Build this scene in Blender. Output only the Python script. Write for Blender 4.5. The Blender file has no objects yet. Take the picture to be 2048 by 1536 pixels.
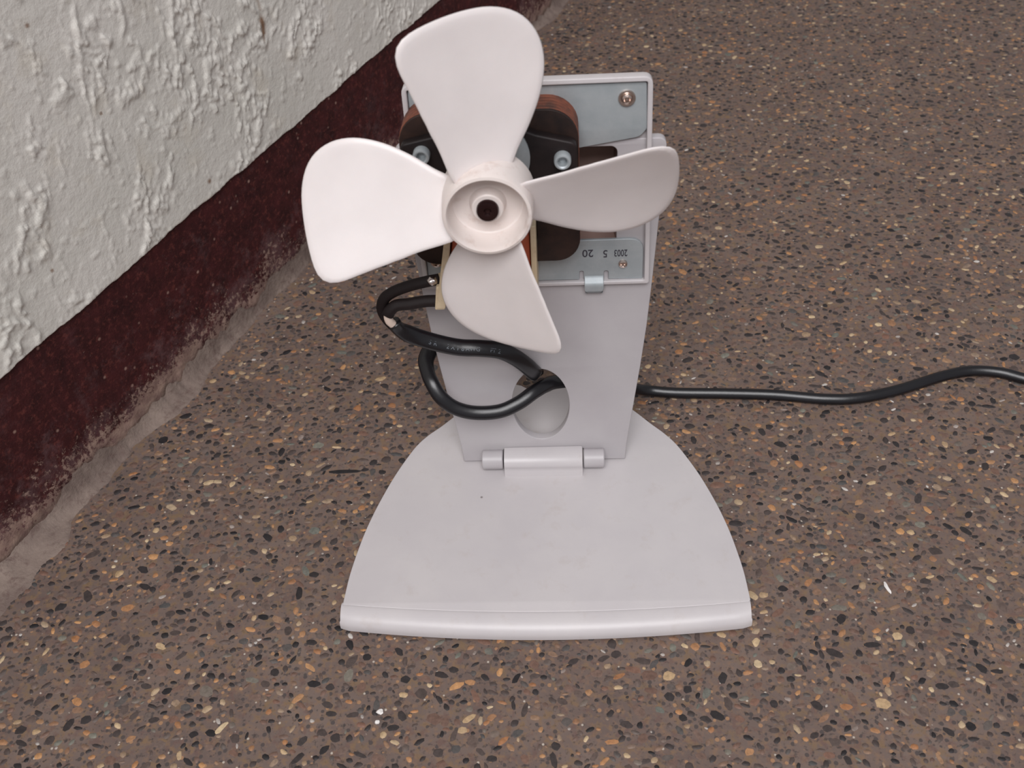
import bpy, bmesh, math
import numpy as np
from mathutils import Matrix, Vector

# ------------------------------------------------------------------ camera, sky, light
scene = bpy.context.scene
COL = scene.collection
rad = math.radians

CAM = Vector((0.01086, -0.23515, 0.2803))
YAW, PITCH, ROLL, FPX = rad(-4.89), rad(44.84), rad(-4.65), 2024.45
fwd = Vector((math.sin(YAW) * math.cos(PITCH), math.cos(YAW) * math.cos(PITCH), -math.sin(PITCH)))
rgt = Vector((math.cos(YAW), -math.sin(YAW), 0))
upv = rgt.cross(fwd)
r2 = math.cos(ROLL) * rgt + math.sin(ROLL) * upv
u2 = -math.sin(ROLL) * rgt + math.cos(ROLL) * upv
cd = bpy.data.cameras.new('camera')
cam = bpy.data.objects.new('camera', cd)
COL.objects.link(cam)
cam.matrix_world = Matrix(((r2.x, u2.x, -fwd.x, CAM.x), (r2.y, u2.y, -fwd.y, CAM.y), (r2.z, u2.z, -fwd.z, CAM.z), (0, 0, 0, 1)))
cd.sensor_width = 36.0
cd.lens = 36.0 * FPX / 2048.0
cd.clip_start = 0.005
cd.dof.use_dof = True
cd.dof.focus_distance = 0.335
cd.dof.aperture_fstop = 27.0
scene.camera = cam

w = bpy.data.worlds.new('world')
scene.world = w
w.use_nodes = True
bg = w.node_tree.nodes['Background']
bg.inputs['Color'].default_value = (0.97, 0.96, 1.0, 1)
bg.inputs['Strength'].default_value = 0.36

ld = bpy.data.lights.new('doorway_daylight', 'AREA')
ld.shape = 'RECTANGLE'
ld.size, ld.size_y = 1.3, 1.0
ld.energy = 44.5
ld.color = (1.0, 0.985, 0.995)
lo = bpy.data.objects.new('doorway_daylight', ld)
COL.objects.link(lo)
lo.location = (0.02, -1.40, 1.92)
lo.rotation_euler = (Vector((0, 0, 0.05)) - Vector(lo.location)).to_track_quat('-Z', 'Y').to_euler()

vs = scene.view_settings
vs.view_transform = 'Standard'
vs.look = 'None'
vs.gamma = 1
vs.use_curve_mapping = False
vs.exposure = 0.0

# ------------------------------------------------------------------ helpers
def lin(r, g, b):
    f = lambda c: (c / 255) / 12.92 if c / 255 <= 0.04045 else ((c / 255 + 0.055) / 1.055) ** 2.4
    return (f(r), f(g), f(b), 1.0)

def new_mat(name):
    m = bpy.data.materials.new(name)
    m.use_nodes = True
    nt = m.node_tree
    return m, nt, nt.nodes['Principled BSDF']

def N_(nt, t, **kw):
    n = nt.nodes.new(t)
    for k, v in kw.items():
        setattr(n, k, v)
    return n

def noise_node(nt, vec, scale, detail=3.0, rough=0.55):
    n = N_(nt, 'ShaderNodeTexNoise')
    n.inputs['Scale'].default_value = scale
    n.inputs['Detail'].default_value = detail
    n.inputs['Roughness'].default_value = rough
    nt.links.new(vec, n.inputs['Vector'])
    return n.outputs['Fac']

def mrange(nt, val, a, b, c=0.0, d=1.0):
    n = N_(nt, 'ShaderNodeMapRange')
    nt.links.new(val, n.inputs['Value'])
    for k, v in zip(('From Min', 'From Max', 'To Min', 'To Max'), (a, b, c, d)):
        n.inputs[k].default_value = v
    return n.outputs['Result']

def mixc(nt, fac, a, b):
    n = N_(nt, 'ShaderNodeMix', data_type='RGBA')
    for s, v in ((n.inputs['Factor'], fac), (n.inputs['A'], a), (n.inputs['B'], b)):
        pass
    for idx, v in ((0, fac), (6, a), (7, b)):
        if isinstance(v, (tuple, float, int)):
            n.inputs[idx].default_value = v
        else:
            nt.links.new(v, n.inputs[idx])
    return n.outputs[2]

def mth(nt, op, a, b=None):
    n = N_(nt, 'ShaderNodeMath', operation=op)
    for i, v in enumerate((a, b)):
        if v is None:
            continue
        if isinstance(v, (int, float)):
            n.inputs[i].default_value = v
        else:
            nt.links.new(v, n.inputs[i])
    return n.outputs[0]

def bump(nt, bsdf, h, dist, strength=1.0):
    b = N_(nt, 'ShaderNodeBump')
    b.inputs['Strength'].default_value = strength
    b.inputs['Distance'].default_value = dist
    nt.links.new(h, b.inputs['Height'])
    nt.links.new(b.outputs['Normal'], bsdf.inputs['Normal'])

def coords(nt):
    return N_(nt, 'ShaderNodeTexCoord').outputs['Object']

def plastic(name, c1, c2, rough=0.4, speck=None, grime=None, spec=0.5, sc=60, sss=0):
    """painted / moulded surface: faint mottling, fine dark specks, patches of grime"""
    m, nt, b = new_mat(name)
    co = coords(nt)
    col = mixc(nt, mrange(nt, noise_node(nt, co, sc, 4), .35, .65), c1, c2)
    if grime:
        g = mrange(nt, noise_node(nt, co, 130, 6, .7), .56, .74, 0, .55)
        col = mixc(nt, g, col, grime)
    if speck:
        v = N_(nt, 'ShaderNodeTexVoronoi')
        v.inputs['Scale'].default_value = 140
        nt.links.new(co, v.inputs['Vector'])
        sep = N_(nt, 'ShaderNodeSeparateColor')
        nt.links.new(v.outputs['Color'], sep.inputs[0])
        pick = mth(nt, 'GREATER_THAN', sep.outputs[0], .965)
        near = mrange(nt, v.outputs['Distance'], .04, .085, 1, 0)
        col = mixc(nt, mth(nt, 'MULTIPLY', mth(nt, 'MULTIPLY', pick, near), .75), col, speck)
    nt.links.new(col, b.inputs['Base Color'])
    b.inputs['Roughness'].default_value = rough
    b.inputs['Specular IOR Level'].default_value = spec
    if sss:
        b.inputs['Subsurface Weight'].default_value = sss
        b.inputs['Subsurface Radius'].default_value = (.004, .0025, .0018)
    bump(nt, b, noise_node(nt, co, 900, 2), .00004, .5)
    return m

def metal(name, c1, c2, rough=0.4, metallic=1.0, sc=120):
    m, nt, b = new_mat(name)
    co = coords(nt)
    nt.links.new(mixc(nt, mrange(nt, noise_node(nt, co, sc, 5, .65), .35, .65), c1, c2), b.inputs['Base Color'])
    b.inputs['Metallic'].default_value = metallic
    b.inputs['Roughness'].default_value = rough
    bump(nt, b, noise_node(nt, co, 1500, 2), .00003, .5)
    return m

def set_mesh(name, verts, faces, mat, smooth=True):
    me = bpy.data.meshes.new(name)
    me.from_pydata([tuple(map(float, v)) for v in verts], [], faces)
    me.update()
    if smooth:
        for p in me.polygons:
            p.use_smooth = True
    me.materials.append(mat)
    return me

WORLD = {}
def add(name, me, parent=None, world=None, label=None, kind=None):
    o = bpy.data.objects.new(name, me)
    COL.objects.link(o)
    wm = world.copy() if world is not None else Matrix.Identity(4)
    WORLD[o.name] = wm
    if parent is not None:
        o.parent = parent
        o.matrix_parent_inverse = WORLD[parent.name].inverted()
    o.matrix_basis = wm
    if label:
        o['label'] = label
    if kind:
        o['kind'] = kind
    return o

def slab(name, loops, d0, d1, bevel, mat, res=2):
    """flat sheet with holes: loops of (x, y); lies between z = d0 and z = d1, edges rounded"""
    cu = bpy.data.curves.new(name + '_outline', 'CURVE')
    cu.dimensions = '2D'
    cu.fill_mode = 'BOTH'
    for lp in loops:
        s = cu.splines.new('POLY')
        s.points.add(len(lp) - 1)
        for p, (x, y) in zip(s.points, lp):
            p.co = (x, y, 0, 1)
        s.use_cyclic_u = True
    cu.extrude = max((d1 - d0) / 2 - bevel, 1e-6)
    cu.bevel_depth = bevel
    cu.bevel_resolution = res
    cu.offset = -bevel
    tmp = bpy.data.objects.new('tmp', cu)
    COL.objects.link(tmp)
    dg = bpy.context.evaluated_depsgraph_get()
    dg.update()
    me = bpy.data.meshes.new_from_object(tmp.evaluated_get(dg))
    me.name = name
    bpy.data.objects.remove(tmp)
    bpy.data.curves.remove(cu)
    me.transform(Matrix.Translation((0, 0, (d0 + d1) / 2)))
    me.materials.clear()
    me.materials.append(mat)
    bm = bmesh.new()
    bm.from_mesh(me)
    bmesh.ops.remove_doubles(bm, verts=bm.verts, dist=1e-6)
    bmesh.ops.recalc_face_normals(bm, faces=bm.faces)
    for f in bm.faces:
        f.smooth = True
    for e in bm.edges:
        if len(e.link_faces) == 2 and e.calc_face_angle(0) > rad(40):
            e.smooth = False
    bm.to_mesh(me)
    bm.free()
    return me

def rrect(x0, x1, y0, y1, r, n=6):
    rs = r if isinstance(r, (tuple, list)) else (r,) * 4      # order: bottom right, top right, top left, bottom left
    out = []
    for (cx, cy, a0, rr) in ((x1, y0, -90, rs[0]), (x1, y1, 0, rs[1]), (x0, y1, 90, rs[2]), (x0, y0, 180, rs[3])):
        px = cx - rr if cx == x1 else cx + rr
        py = cy - rr if cy == y1 else cy + rr
        for i in range(n + 1):
            a = rad(a0 + 90 * i / n)
            out.append((px + rr * math.cos(a), py + rr * math.sin(a)))
    return out

def round_poly(pts, r, n=5):
    """round every corner of a polygon; pts (x, y) or (x, y, r)"""
    out = []
    P = [Vector(p[:2]) for p in pts]
    for i, p in enumerate(P):
        a = P[i - 1] - p
        b = P[(i + 1) % len(P)] - p
        rr = pts[i][2] if len(pts[i]) > 2 else r
        ang = a.angle(b)
        t = min(rr / max(math.tan(ang / 2), 1e-3), a.length * .45, b.length * .45)
        s, e = p + a.normalized() * t, p + b.normalized() * t
        for k in range(n + 1):
            u = k / n
            out.append(tuple((1 - u) ** 2 * s + 2 * u * (1 - u) * p + u * u * e))
    return out

def ellipse(cx, cy, rx, ry, n=48):
    return [(cx + rx * math.cos(2 * math.pi * i / n), cy + ry * math.sin(2 * math.pi * i / n)) for i in range(n)]

def lathe(name, prof, mat, n=48, smooth=True, origin=(0, 0, 0)):
    """profile of (radius, z) turned about z"""
    vs_, fs = [], []
    for (r, z) in prof:
        for i in range(n):
            a = 2 * math.pi * i / n
            vs_.append((origin[0] + r * math.cos(a), origin[1] + r * math.sin(a), origin[2] + z))
    for j in range(len(prof) - 1):
        for i in range(n):
            a, b = j * n + i, j * n + (i + 1) % n
            fs.append((a, b, b + n, a + n))
    fs.append(tuple(range(n))[::-1])
    fs.append(tuple(range((len(prof) - 1) * n, len(prof) * n)))
    me = set_mesh(name, vs_, fs, mat, smooth)
    bm = bmesh.new()
    bm.from_mesh(me)
    bmesh.ops.remove_doubles(bm, verts=bm.verts, dist=1e-7)
    bmesh.ops.recalc_face_normals(bm, faces=bm.faces)
    for e in bm.edges:
        if len(e.link_faces) == 2 and e.calc_face_angle(0) > rad(35):
            e.smooth = False
    bm.to_mesh(me)
    bm.free()
    return me

def catmull(P, n=8):
    P = [np.array(p, float) for p in P]
    P = [2 * P[0] - P[1]] + P + [2 * P[-1] - P[-2]]
    out = []
    for i in range(1, len(P) - 2):
        p0, p1, p2, p3 = P[i - 1], P[i], P[i + 1], P[i + 2]
        for k in range(n):
            t = k / n
            out.append(.5 * ((2 * p1) + (-p0 + p2) * t + (2 * p0 - 5 * p1 + 4 * p2 - p3) * t * t + (-p0 + 3 * p1 - 3 * p2 + p3) * t ** 3))
    out.append(P[-2])
    return np.array(out)

FACE = np.array((0.05, -0.72, 0.69))
def sweep(name, ctrl, mat, n=8, m=14, face=FACE):
    """flexible cable: ctrl rows (x, y, z, half_broad, half_thin); the broad side faces `face`"""
    c = catmull(ctrl, n)
    P, sz = c[:, :3], c[:, 3:5]
    T = np.gradient(P, axis=0)
    T /= np.linalg.norm(T, axis=1)[:, None]
    prev = None
    vs_, fs = [], []
    for i in range(len(P)):
        b = np.cross(face, T[i])
        if np.linalg.norm(b) < .25 and prev is not None:
            b = prev - T[i] * (prev @ T[i])
        b /= np.linalg.norm(b)
        if prev is not None:
            if b @ prev < 0:
                b = -b
            b = .5 * b + .5 * (prev - T[i] * (prev @ T[i]))
            b /= np.linalg.norm(b)
        prev = b
        t = np.cross(T[i], b)
        for k in range(m):
            a = 2 * math.pi * k / m
            ca, sa = math.cos(a), math.sin(a)
            e = .75
            x = math.copysign(abs(ca) ** e, ca) * sz[i, 0]
            y = math.copysign(abs(sa) ** e, sa) * sz[i, 1]
            vs_.append(P[i] + b * x + t * y)
    for i in range(len(P) - 1):
        for k in range(m):
            a, b = i * m + k, i * m + (k + 1) % m
            fs.append((a, b, b + m, a + m))
    fs.append(tuple(range(m))[::-1])
    fs.append(tuple(range((len(P) - 1) * m, len(P) * m)))
    me = set_mesh(name, vs_, fs, mat)
    bm = bmesh.new(); bm.from_mesh(me)
    bmesh.ops.recalc_face_normals(bm, faces=bm.faces)
    bm.to_mesh(me); bm.free()
    return me, P, T

# lattice noise for real relief
def vnoise(x, y, seed):
    rs = np.random.RandomState(seed)
    tab = rs.rand(256, 256)
    xi, yi = np.floor(x).astype(int), np.floor(y).astype(int)
    fx, fy = x - xi, y - yi
    fx, fy = fx * fx * (3 - 2 * fx), fy * fy * (3 - 2 * fy)
    g = lambda a, b: tab[a % 256, b % 256]
    return (g(xi, yi) * (1 - fx) + g(xi + 1, yi) * fx) * (1 - fy) + (g(xi, yi + 1) * (1 - fx) + g(xi + 1, yi + 1) * fx) * fy

def fbm(x, y, seed, oct=4, gain=.5):
    s, a, t = 0, 1.0, 0
    for o in range(oct):
        s = s + a * vnoise(x * 2 ** o, y * 2 ** o, seed + o)
        t += a
        a *= gain
    return s / t

def sstep(x, a, b):
    t = np.clip((x - a) / (b - a), 0, 1)
    return t * t * (3 - 2 * t)

def grid_mesh(name, X, Y, Z, mat, flip=False):
    nr, nc = X.shape
    co = np.stack([X, Y, Z], -1).reshape(-1, 3).astype(np.float32)
    idx = np.arange(nr * nc).reshape(nr, nc)
    q = np.stack([idx[:-1, :-1], idx[:-1, 1:], idx[1:, 1:], idx[1:, :-1]], -1).reshape(-1, 4)
    if flip:
        q = q[:, ::-1]
    me = bpy.data.meshes.new(name)
    me.vertices.add(len(co)); me.vertices.foreach_set('co', co.ravel())
    me.loops.add(q.size); me.loops.foreach_set('vertex_index', q.ravel().astype(np.int32))
    me.polygons.add(len(q))
    me.polygons.foreach_set('loop_start', np.arange(0, q.size, 4, dtype=np.int32))
    me.polygons.foreach_set('use_smooth', np.ones(len(q), dtype=bool))
    me.update(calc_edges=True)
    me.validate()
    me.materials.append(mat)
    return me

# ------------------------------------------------------------------ materials of the place
def floor_material():
    m, nt, b = new_mat('terrazzo_binder')
    co = coords(nt)
    col = mixc(nt, mrange(nt, noise_node(nt, co, 35, 5, .6), .3, .7), lin(99, 84, 79), lin(117, 101, 93))
    col = mixc(nt, mrange(nt, noise_node(nt, co, 420, 3, .6), .48, .70), col, lin(128, 102, 84))
    col = mixc(nt, mrange(nt, noise_node(nt, co, 650, 2, .6), .56, .70), col, lin(70, 62, 60))
    col = mixc(nt, mrange(nt, noise_node(nt, co, 210, 4, .65), .52, .66, 0, .7), col, lin(120, 98, 74))
    col = mixc(nt, mrange(nt, noise_node(nt, co, 260, 4, .65), .36, .46, .6, 0), col, lin(104, 80, 74))
    for sc, thr, r0, c in ((560, .70, .33, lin(74, 67, 66)), (540, .90, .30, lin(158, 122, 92)), (700, .965, .22, lin(186, 176, 164))):
        v = N_(nt, 'ShaderNodeTexVoronoi')
        v.inputs['Scale'].default_value = sc
        nt.links.new(co, v.inputs['Vector'])
        sep = N_(nt, 'ShaderNodeSeparateColor')
        nt.links.new(v.outputs['Color'], sep.inputs[0])
        k = mth(nt, 'MULTIPLY', mth(nt, 'GREATER_THAN', sep.outputs[0], thr), mrange(nt, v.outputs['Distance'], r0, r0 + .08, .9, 0))
        col = mixc(nt, k, col, c)
    nt.links.new(col, b.inputs['Base Color'])
    b.inputs['Roughness'].default_value = .62
    b.inputs['Specular IOR Level'].default_value = .35
    bump(nt, b, noise_node(nt, co, 500, 4), .00012, .5)
    return m

def pebble_material(name, attr):
    m, nt, b = new_mat(name)
    if attr:
        src = N_(nt, 'ShaderNodeVertexColor', layer_name='stone').outputs['Color']
    else:
        src = N_(nt, 'ShaderNodeObjectInfo').outputs['Color']
    co = N_(nt, 'ShaderNodeNewGeometry').outputs['Position']
    f = mrange(nt, noise_node(nt, co, 700, 4, .65), .3, .7, .72, 1.22)
    h = N_(nt, 'ShaderNodeHueSaturation')
    nt.links.new(src, h.inputs['Color'])
    nt.links.new(f, h.inputs['Value'])
    nt.links.new(h.outputs['Color'], b.inputs['Base Color'])
    b.inputs['Roughness'].default_value = .55
    b.inputs['Specular IOR Level'].default_value = .3
    return m

def wall_material():
    m, nt, b = new_mat('limewashed_plaster')
    co = coords(nt)
    col = mixc(nt, mrange(nt, noise_node(nt, co, 18, 5, .6), .35, .65), lin(216, 213, 205), lin(228, 224, 217))
    col = mixc(nt, mrange(nt, noise_node(nt, co, 60, 4, .6), .55, .72, 0, .5), col, lin(216, 207, 190))
    v = N_(nt, 'ShaderNodeTexVoronoi')
    v.inputs['Scale'].default_value = 75
    nt.links.new(co, v.inputs['Vector'])
    sep = N_(nt, 'ShaderNodeSeparateColor')
    nt.links.new(v.outputs['Color'], sep.inputs[0])
    k = mth(nt, 'MULTIPLY', mth(nt, 'GREATER_THAN', sep.outputs[1], .9), mrange(nt, v.outputs['Distance'], .04, .1, .7, 0))
    col = mixc(nt, k, col, lin(92, 82, 76))
    st = N_(nt, 'ShaderNodeVertexColor', layer_name='stain')
    sp = N_(nt, 'ShaderNodeSeparateColor')
    nt.links.new(st.outputs['Color'], sp.inputs[0])
    col = mixc(nt, sp.outputs[0], col, lin(140, 112, 92))
    nt.links.new(col, b.inputs['Base Color'])
    b.inputs['Roughness'].default_value = .85
    b.inputs['Specular IOR Level'].default_value = .12
    bump(nt, b, noise_node(nt, co, 420, 5, .6), .0006, .5)
    return m

def band_material():
    m, nt, b = new_mat('maroon_paint')
    co = coords(nt)
    sep = N_(nt, 'ShaderNodeSeparateXYZ')
    nt.links.new(co, sep.inputs[0])
    col = mixc(nt, mrange(nt, noise_node(nt, co, 90, 6, .7), .35, .65), lin(47, 18, 21), lin(76, 32, 34))
    col = mixc(nt, mrange(nt, noise_node(nt, co, 380, 4, .75), .52, .70, 0, .75), col, lin(116, 60, 54))
    # pale dusty film
    col = mixc(nt, mrange(nt, noise_node(nt, co, 40, 6, .75), .55, .8, 0, .45), col, lin(112, 84, 88))
    # small chips anywhere, large bare patches low down where the paint has come away
    low = mrange(nt, sep.outputs[2], .003, .040, 1, 0)
    lo2 = mth(nt, 'MULTIPLY', low, low)
    n1 = noise_node(nt, co, 420, 6, .8)
    n2 = noise_node(nt, co, 55, 4, .6)
    k = mth(nt, 'ADD', mth(nt, 'MULTIPLY', n1, .64), mth(nt, 'MULTIPLY', n2, .36))
    k = mth(nt, 'ADD', k, mth(nt, 'MULTIPLY', lo2, .24))
    chip = mrange(nt, k, .615, .66, 0, .9)
    dust = mrange(nt, mth(nt, 'ADD', noise_node(nt, co, 70, 6, .75), mth(nt, 'MULTIPLY', low, .22)), .58, .82, 0, .6)
    col = mixc(nt, dust, col, lin(122, 96, 98))
    col = mixc(nt, chip, col, mixc(nt, mrange(nt, noise_node(nt, co, 200, 4), .35, .65), lin(134, 108, 100), lin(168, 142, 128)))
    v = N_(nt, 'ShaderNodeTexVoronoi')
    v.inputs['Scale'].default_value = 230
    nt.links.new(co, v.inputs['Vector'])
    sp = N_(nt, 'ShaderNodeSeparateColor')
    nt.links.new(v.outputs['Color'], sp.inputs[0])
    k2 = mth(nt, 'MULTIPLY', mth(nt, 'GREATER_THAN', sp.outputs[0], .80), mrange(nt, v.outputs['Distance'], .08, .20, .75, 0))
    col = mixc(nt, k2, col, lin(168, 136, 124))
    nt.links.new(col, b.inputs['Base Color'])
    b.inputs['Roughness'].default_value = .6
    b.inputs['Specular IOR Level'].default_value = .3
    bump(nt, b, noise_node(nt, co, 350, 5, .65), .0007, .6)
    return m

def cement_material():
    m, nt, b = new_mat('cement_fillet')
    co = coords(nt)
    col = mixc(nt, mrange(nt, noise_node(nt, co, 50, 5, .65), .35, .65), lin(111, 95, 88), lin(140, 124, 114))
    col = mixc(nt, mrange(nt, noise_node(nt, co, 260, 4, .7), .52, .70, 0, .8), col, lin(98, 78, 72))
    nt.links.new(col, b.inputs['Base Color'])
    b.inputs['Roughness'].default_value = .85
    bump(nt, b, noise_node(nt, co, 500, 5, .65), .0008, .7)
    return m

# ------------------------------------------------------------------ the setting: floor, wall, skirting band
M_FLOOR = floor_material()
floor = add('floor', set_mesh('floor', [(-2, -2.5, 0), (2.5, -2.5, 0), (2.5, 2.5, 0), (-2, 2.5, 0)], [(0, 1, 2, 3)], M_FLOOR), kind='structure',
            label='brown polished pebble terrazzo floor')

WANG, WX, WOFF = rad(24.5), -0.16247, 0.005
wd = Vector((math.sin(WANG), math.cos(WANG), 0))
wn = Vector((math.cos(WANG), -math.sin(WANG), 0))          # out of the wall, towards the room
WA = Vector((WX, 0, 0)) - WOFF * wn
WM = Matrix(((wd.x, wn.x, 0, WA.x), (wd.y, wn.y, 0, WA.y), (0, 0, 1, 0), (0, 0, 0, 1)))   # local: x along the wall, y out of it, z up
BAND = 0.0627

us = np.arange(-.13, .46, .00058)
zs = np.concatenate([[0, 0, 0], np.arange(0, .150, .00058)])
U_, Z_ = np.meshgrid(us, zs)
edge = BAND + .0022 * (fbm(us * 28, us * 0, 3, 3) - .5) + .0012 * (fbm(us * 180, us * 0, 8, 3) - .5)
H = np.zeros_like(U_)
Zw = Z_ + edge[None, :]
warp = .010 * (fbm(U_ * 55, Zw * 55, 5, 3) - .5)
patch = sstep(fbm(U_ * 46 + warp * 60, Zw * 38, 11, 4, .6), .45, .63)
lump = fbm((U_ + warp) * 430, Zw * 250, 31, 3, .55)
fine = fbm((U_ - warp) * 620, Zw * 430, 35, 3, .6)
ridge = 1 - np.abs(2 * fbm((U_ + warp) * 150, Zw * 85, 21, 4, .55) - 1)
H += patch * (.00078 * sstep(lump, .46, .74) + .0004 * (fine - .5) + .0003 * sstep(ridge, .86, 1.0))
H += (1 - patch) * .00025 * sstep(lump, .62, .78)
H += .0010 * (fbm(U_ * 22, Zw * 16, 41, 4) - .5) + .00016 * (fbm(U_ * 300, Zw * 240, 51, 3) - .5)
def line(pts, wdt, hgt):
    """wandering ridge or streak through (u, z) points, highest first"""
    zz = np.array([p[1] for p in pts])[::-1]; uu = np.array([p[0] for p in pts])[::-1]
    uc = np.interp(Zw, zz, uu) + .0012 * (fbm(Zw * 260, Zw * 0, 61, 3) - .5)
    win = sstep(Zw, zz[0] - .002, zz[0] + .008) * (1 - sstep(Zw, zz[-1] - .002, zz[-1] + .001))
    return hgt * np.exp(-((U_ - uc) / wdt) ** 2) * win
H += line([(.0838, .152), (.0818, .1382), (.0770, .1318)], .0012, .0007) + line([(.1075, .142), (.1009, .1277), (.0985, .1197)], .0012, .00065)
H += line([(.0660, .152), (.0608, .1379), (.0585, .1290)], .0010, .0005) + line([(.0605, .126), (.0581, .1166)], .0008, .0007)
stain = np.clip(line([(.1466, .1250), (.1465, .1149), (.1462, .1085)], .0008, .5) + line([(.1464, .1120), (.1460, .1071), (.1454, .0990)], .0014, 1.1), 0, 1)
stain = stain * sstep(fbm(U_ * 500, Zw * 300, 77, 3), .2, .5)
for (u0, z0, rr) in ((.0960, .0690, .0010), (.0470, .1532, .0008), (.0606, .1170, .0006), (.020, .082, .0007)):
    stain = np.maximum(stain, np.exp(-(((U_ - u0) ** 2 + (Zw - z0) ** 2) / rr ** 2) ** 2) * .9)
Yw = .0011 + H
ztaper = sstep(np.arange(len(zs)), -1, 5)[:, None]
Yw = Yw * 1.0
Yw[0] = -.002
Yw[1] = .0004
Yw[2] = .0010 + .6 * H[2]
Zw[0] += .0004; Zw[1] += .0; Zw[2] += .0002; 
Zw[3:] += .0005
M_WALL = wall_material()
me = grid_mesh('wall_left', U_, Yw, Zw, M_WALL, flip=True)
# the wall goes on past the detailed stretch
bm = bmesh.new(); bm.from_mesh(me)
yb_ = .0011
ztop = float(BAND + .146)
def quad(x0, x1, z0, z1):
    vv = [bm.verts.new(p) for p in ((x0, yb_, z0), (x1, yb_, z0), (x1, yb_, z1), (x0, yb_, z1))]
    bm.faces.new(vv[::-1])
quad(-1.6, -.128, BAND, 2.6); quad(.458, 1.8, BAND, 2.6); quad(-.128, .458, ztop, 2.6)
bm.to_mesh(me); bm.free()
att = me.color_attributes.new('stain', 'FLOAT_COLOR', 'POINT')
sc_ = np.zeros((len(me.vertices), 4), np.float32); sc_[:stain.size, 0] = stain.ravel(); sc_[:, 3] = 1
att.data.foreach_set('color', sc_.ravel())
add('wall_left', me, None, WM, 'rough whitewashed plaster wall above the maroon band', 'structure')

us2 = np.arange(-.17, .48, .001)
zs2 = np.arange(-.002, BAND + .003, .001)
U2, Z2 = np.meshgrid(us2, zs2)
H2 = .0010 * (fbm(U2 * 30, Z2 * 30, 101, 4) - .5) + .0006 * (fbm(U2 * 160, Z2 * 110, 103, 4, .6) - .5)
low = sstep(.034 - Z2, 0, .03)
H2 += low * .0013 * (fbm(U2 * 120, Z2 * 120, 107, 4, .6) - .55)
M_BAND = band_material()
me = grid_mesh('baseboard_left', U2, H2, Z2, M_BAND, flip=True)
bm = bmesh.new(); bm.from_mesh(me)
yb_ = 0.0
quad(-1.6, -.168, -.002, BAND + .002); quad(.476, 1.8, -.002, BAND + .002)
bm.to_mesh(me); bm.free()
add('baseboard_left', me, None, WM, 'dark maroon painted skirting band with flaking lower edge', 'structure')

# crumbling cement fillet where the wall meets the floor
us3 = np.arange(-.30, .75, .0008)
nseg = 12
ext = .0044 + .005 * sstep(fbm(us3 * 24, us3 * 0, 201, 3), .42, .78) + .0045 * (fbm(us3 * 110, us3 * 0, 203, 4, .65) - .45) + .0045 * sstep(-us3, -.02, .04) - .002 * sstep(us3, .05, .12)
rise = .0035 + .005 * sstep(fbm(us3 * 40, us3 * 0, 205, 4, .6), .4, .75) + .004 * (fbm(us3 * 260, us3 * 0, 207, 3, .6) - .4)
T3 = np.linspace(0, 1, nseg)[:, None]
Uf = np.repeat(us3[None, :], nseg, 0)
Yf = .0012 + (ext[None, :] - .0012) * T3 ** 1.25
Zf = rise[None, :] * (1 - T3) ** 2.4 + .0007 * (1 - T3 ** 6) 
Zf = Zf + .0006 * (fbm(Uf * 210, Yf * 210, 211, 4, .6) - .5) * np.sin(np.pi * np.clip(T3, .02, .95))
Zf[-1] = -.0003
me = grid_mesh('trim_1', Uf, Yf, Zf, cement_material(), flip=False)
add('trim_1', me, None, WM, 'crumbling grey cement fillet along the foot of the wall', 'structure')

# ------------------------------------------------------------------ terrazzo pebbles
rng = np.random.RandomState(7)
PAL = [  # weight, colour a, colour b, size scale
    (.50, (36, 34, 36), (58, 53, 53), 1.0),      # charcoal
    (.10, (74, 73, 73), (92, 86, 83), 1.05),     # slate
    (.13, (108, 84, 74), (126, 94, 80), 1.1),    # red brown
    (.14, (158, 110, 76), (190, 144, 100), .95), # ochre
    (.08, (178, 150, 116), (204, 182, 148), .95),# cream
    (.02, (178, 172, 166), (206, 200, 194), .7), # white quartz
    (.05, (104, 106, 99), (124, 121, 110), 1.05),# green grey
]
wts = np.array([p[0] for p in PAL]); wts /= wts.sum()
X0, X1, Y0, Y1 = -.24, .40, -.18, .47
cell = .0022
occ = {}
peb = []
ntry = 74000
px_, py_ = rng.uniform(X0, X1, ntry), rng.uniform(Y0, Y1, ntry)
szs = np.clip(rng.lognormal(math.log(.00097), .27, ntry), .0005, .0021)
szs = np.sort(szs)[::-1]
kinds = rng.choice(len(PAL), ntry, p=wts)
wallside = (px_ - WX) * wn.x + py_ * wn.y
NOTABLE = [(-.0732, .0022, .0062, .0011, 0, .03), (-.066, .0028, .0016, .0010, 0, .2), (.0377, -.0805, .0021, .0018, 4, .3), (.0989, -.0895, .0024, .0019, 4, -.3),
           (.0885, -.0905, .0020, .0011, 3, .0), (-.0265, -.0835, .0027, .0012, 3, .5), (-.0075, -.0985, .0021, .0013, 1, .4), (-.022, -.094, .0025, .0010, 4, .6)]
def clash(x, y, r):
    i, j = int(x / cell), int(y / cell)
    for a in range(i - 2, i + 3):
        for b_ in range(j - 2, j + 3):
            for (xx, yy, rr) in occ.get((a, b_), ()):
                if (xx - x) ** 2 + (yy - y) ** 2 < (rr + r) ** 2:
                    return True
    return False
def put(x, y, r):
    occ.setdefault((int(x / cell), int(y / cell)), []).append((x, y, r))
for (x, y, a, b_, k, rot) in NOTABLE:
    peb.append((x, y, a, b_, rot, k)); 
    for t in (-.6, 0, .6):
        put(x + t * a * math.cos(rot), y + t * a * math.sin(rot), b_)
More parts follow.
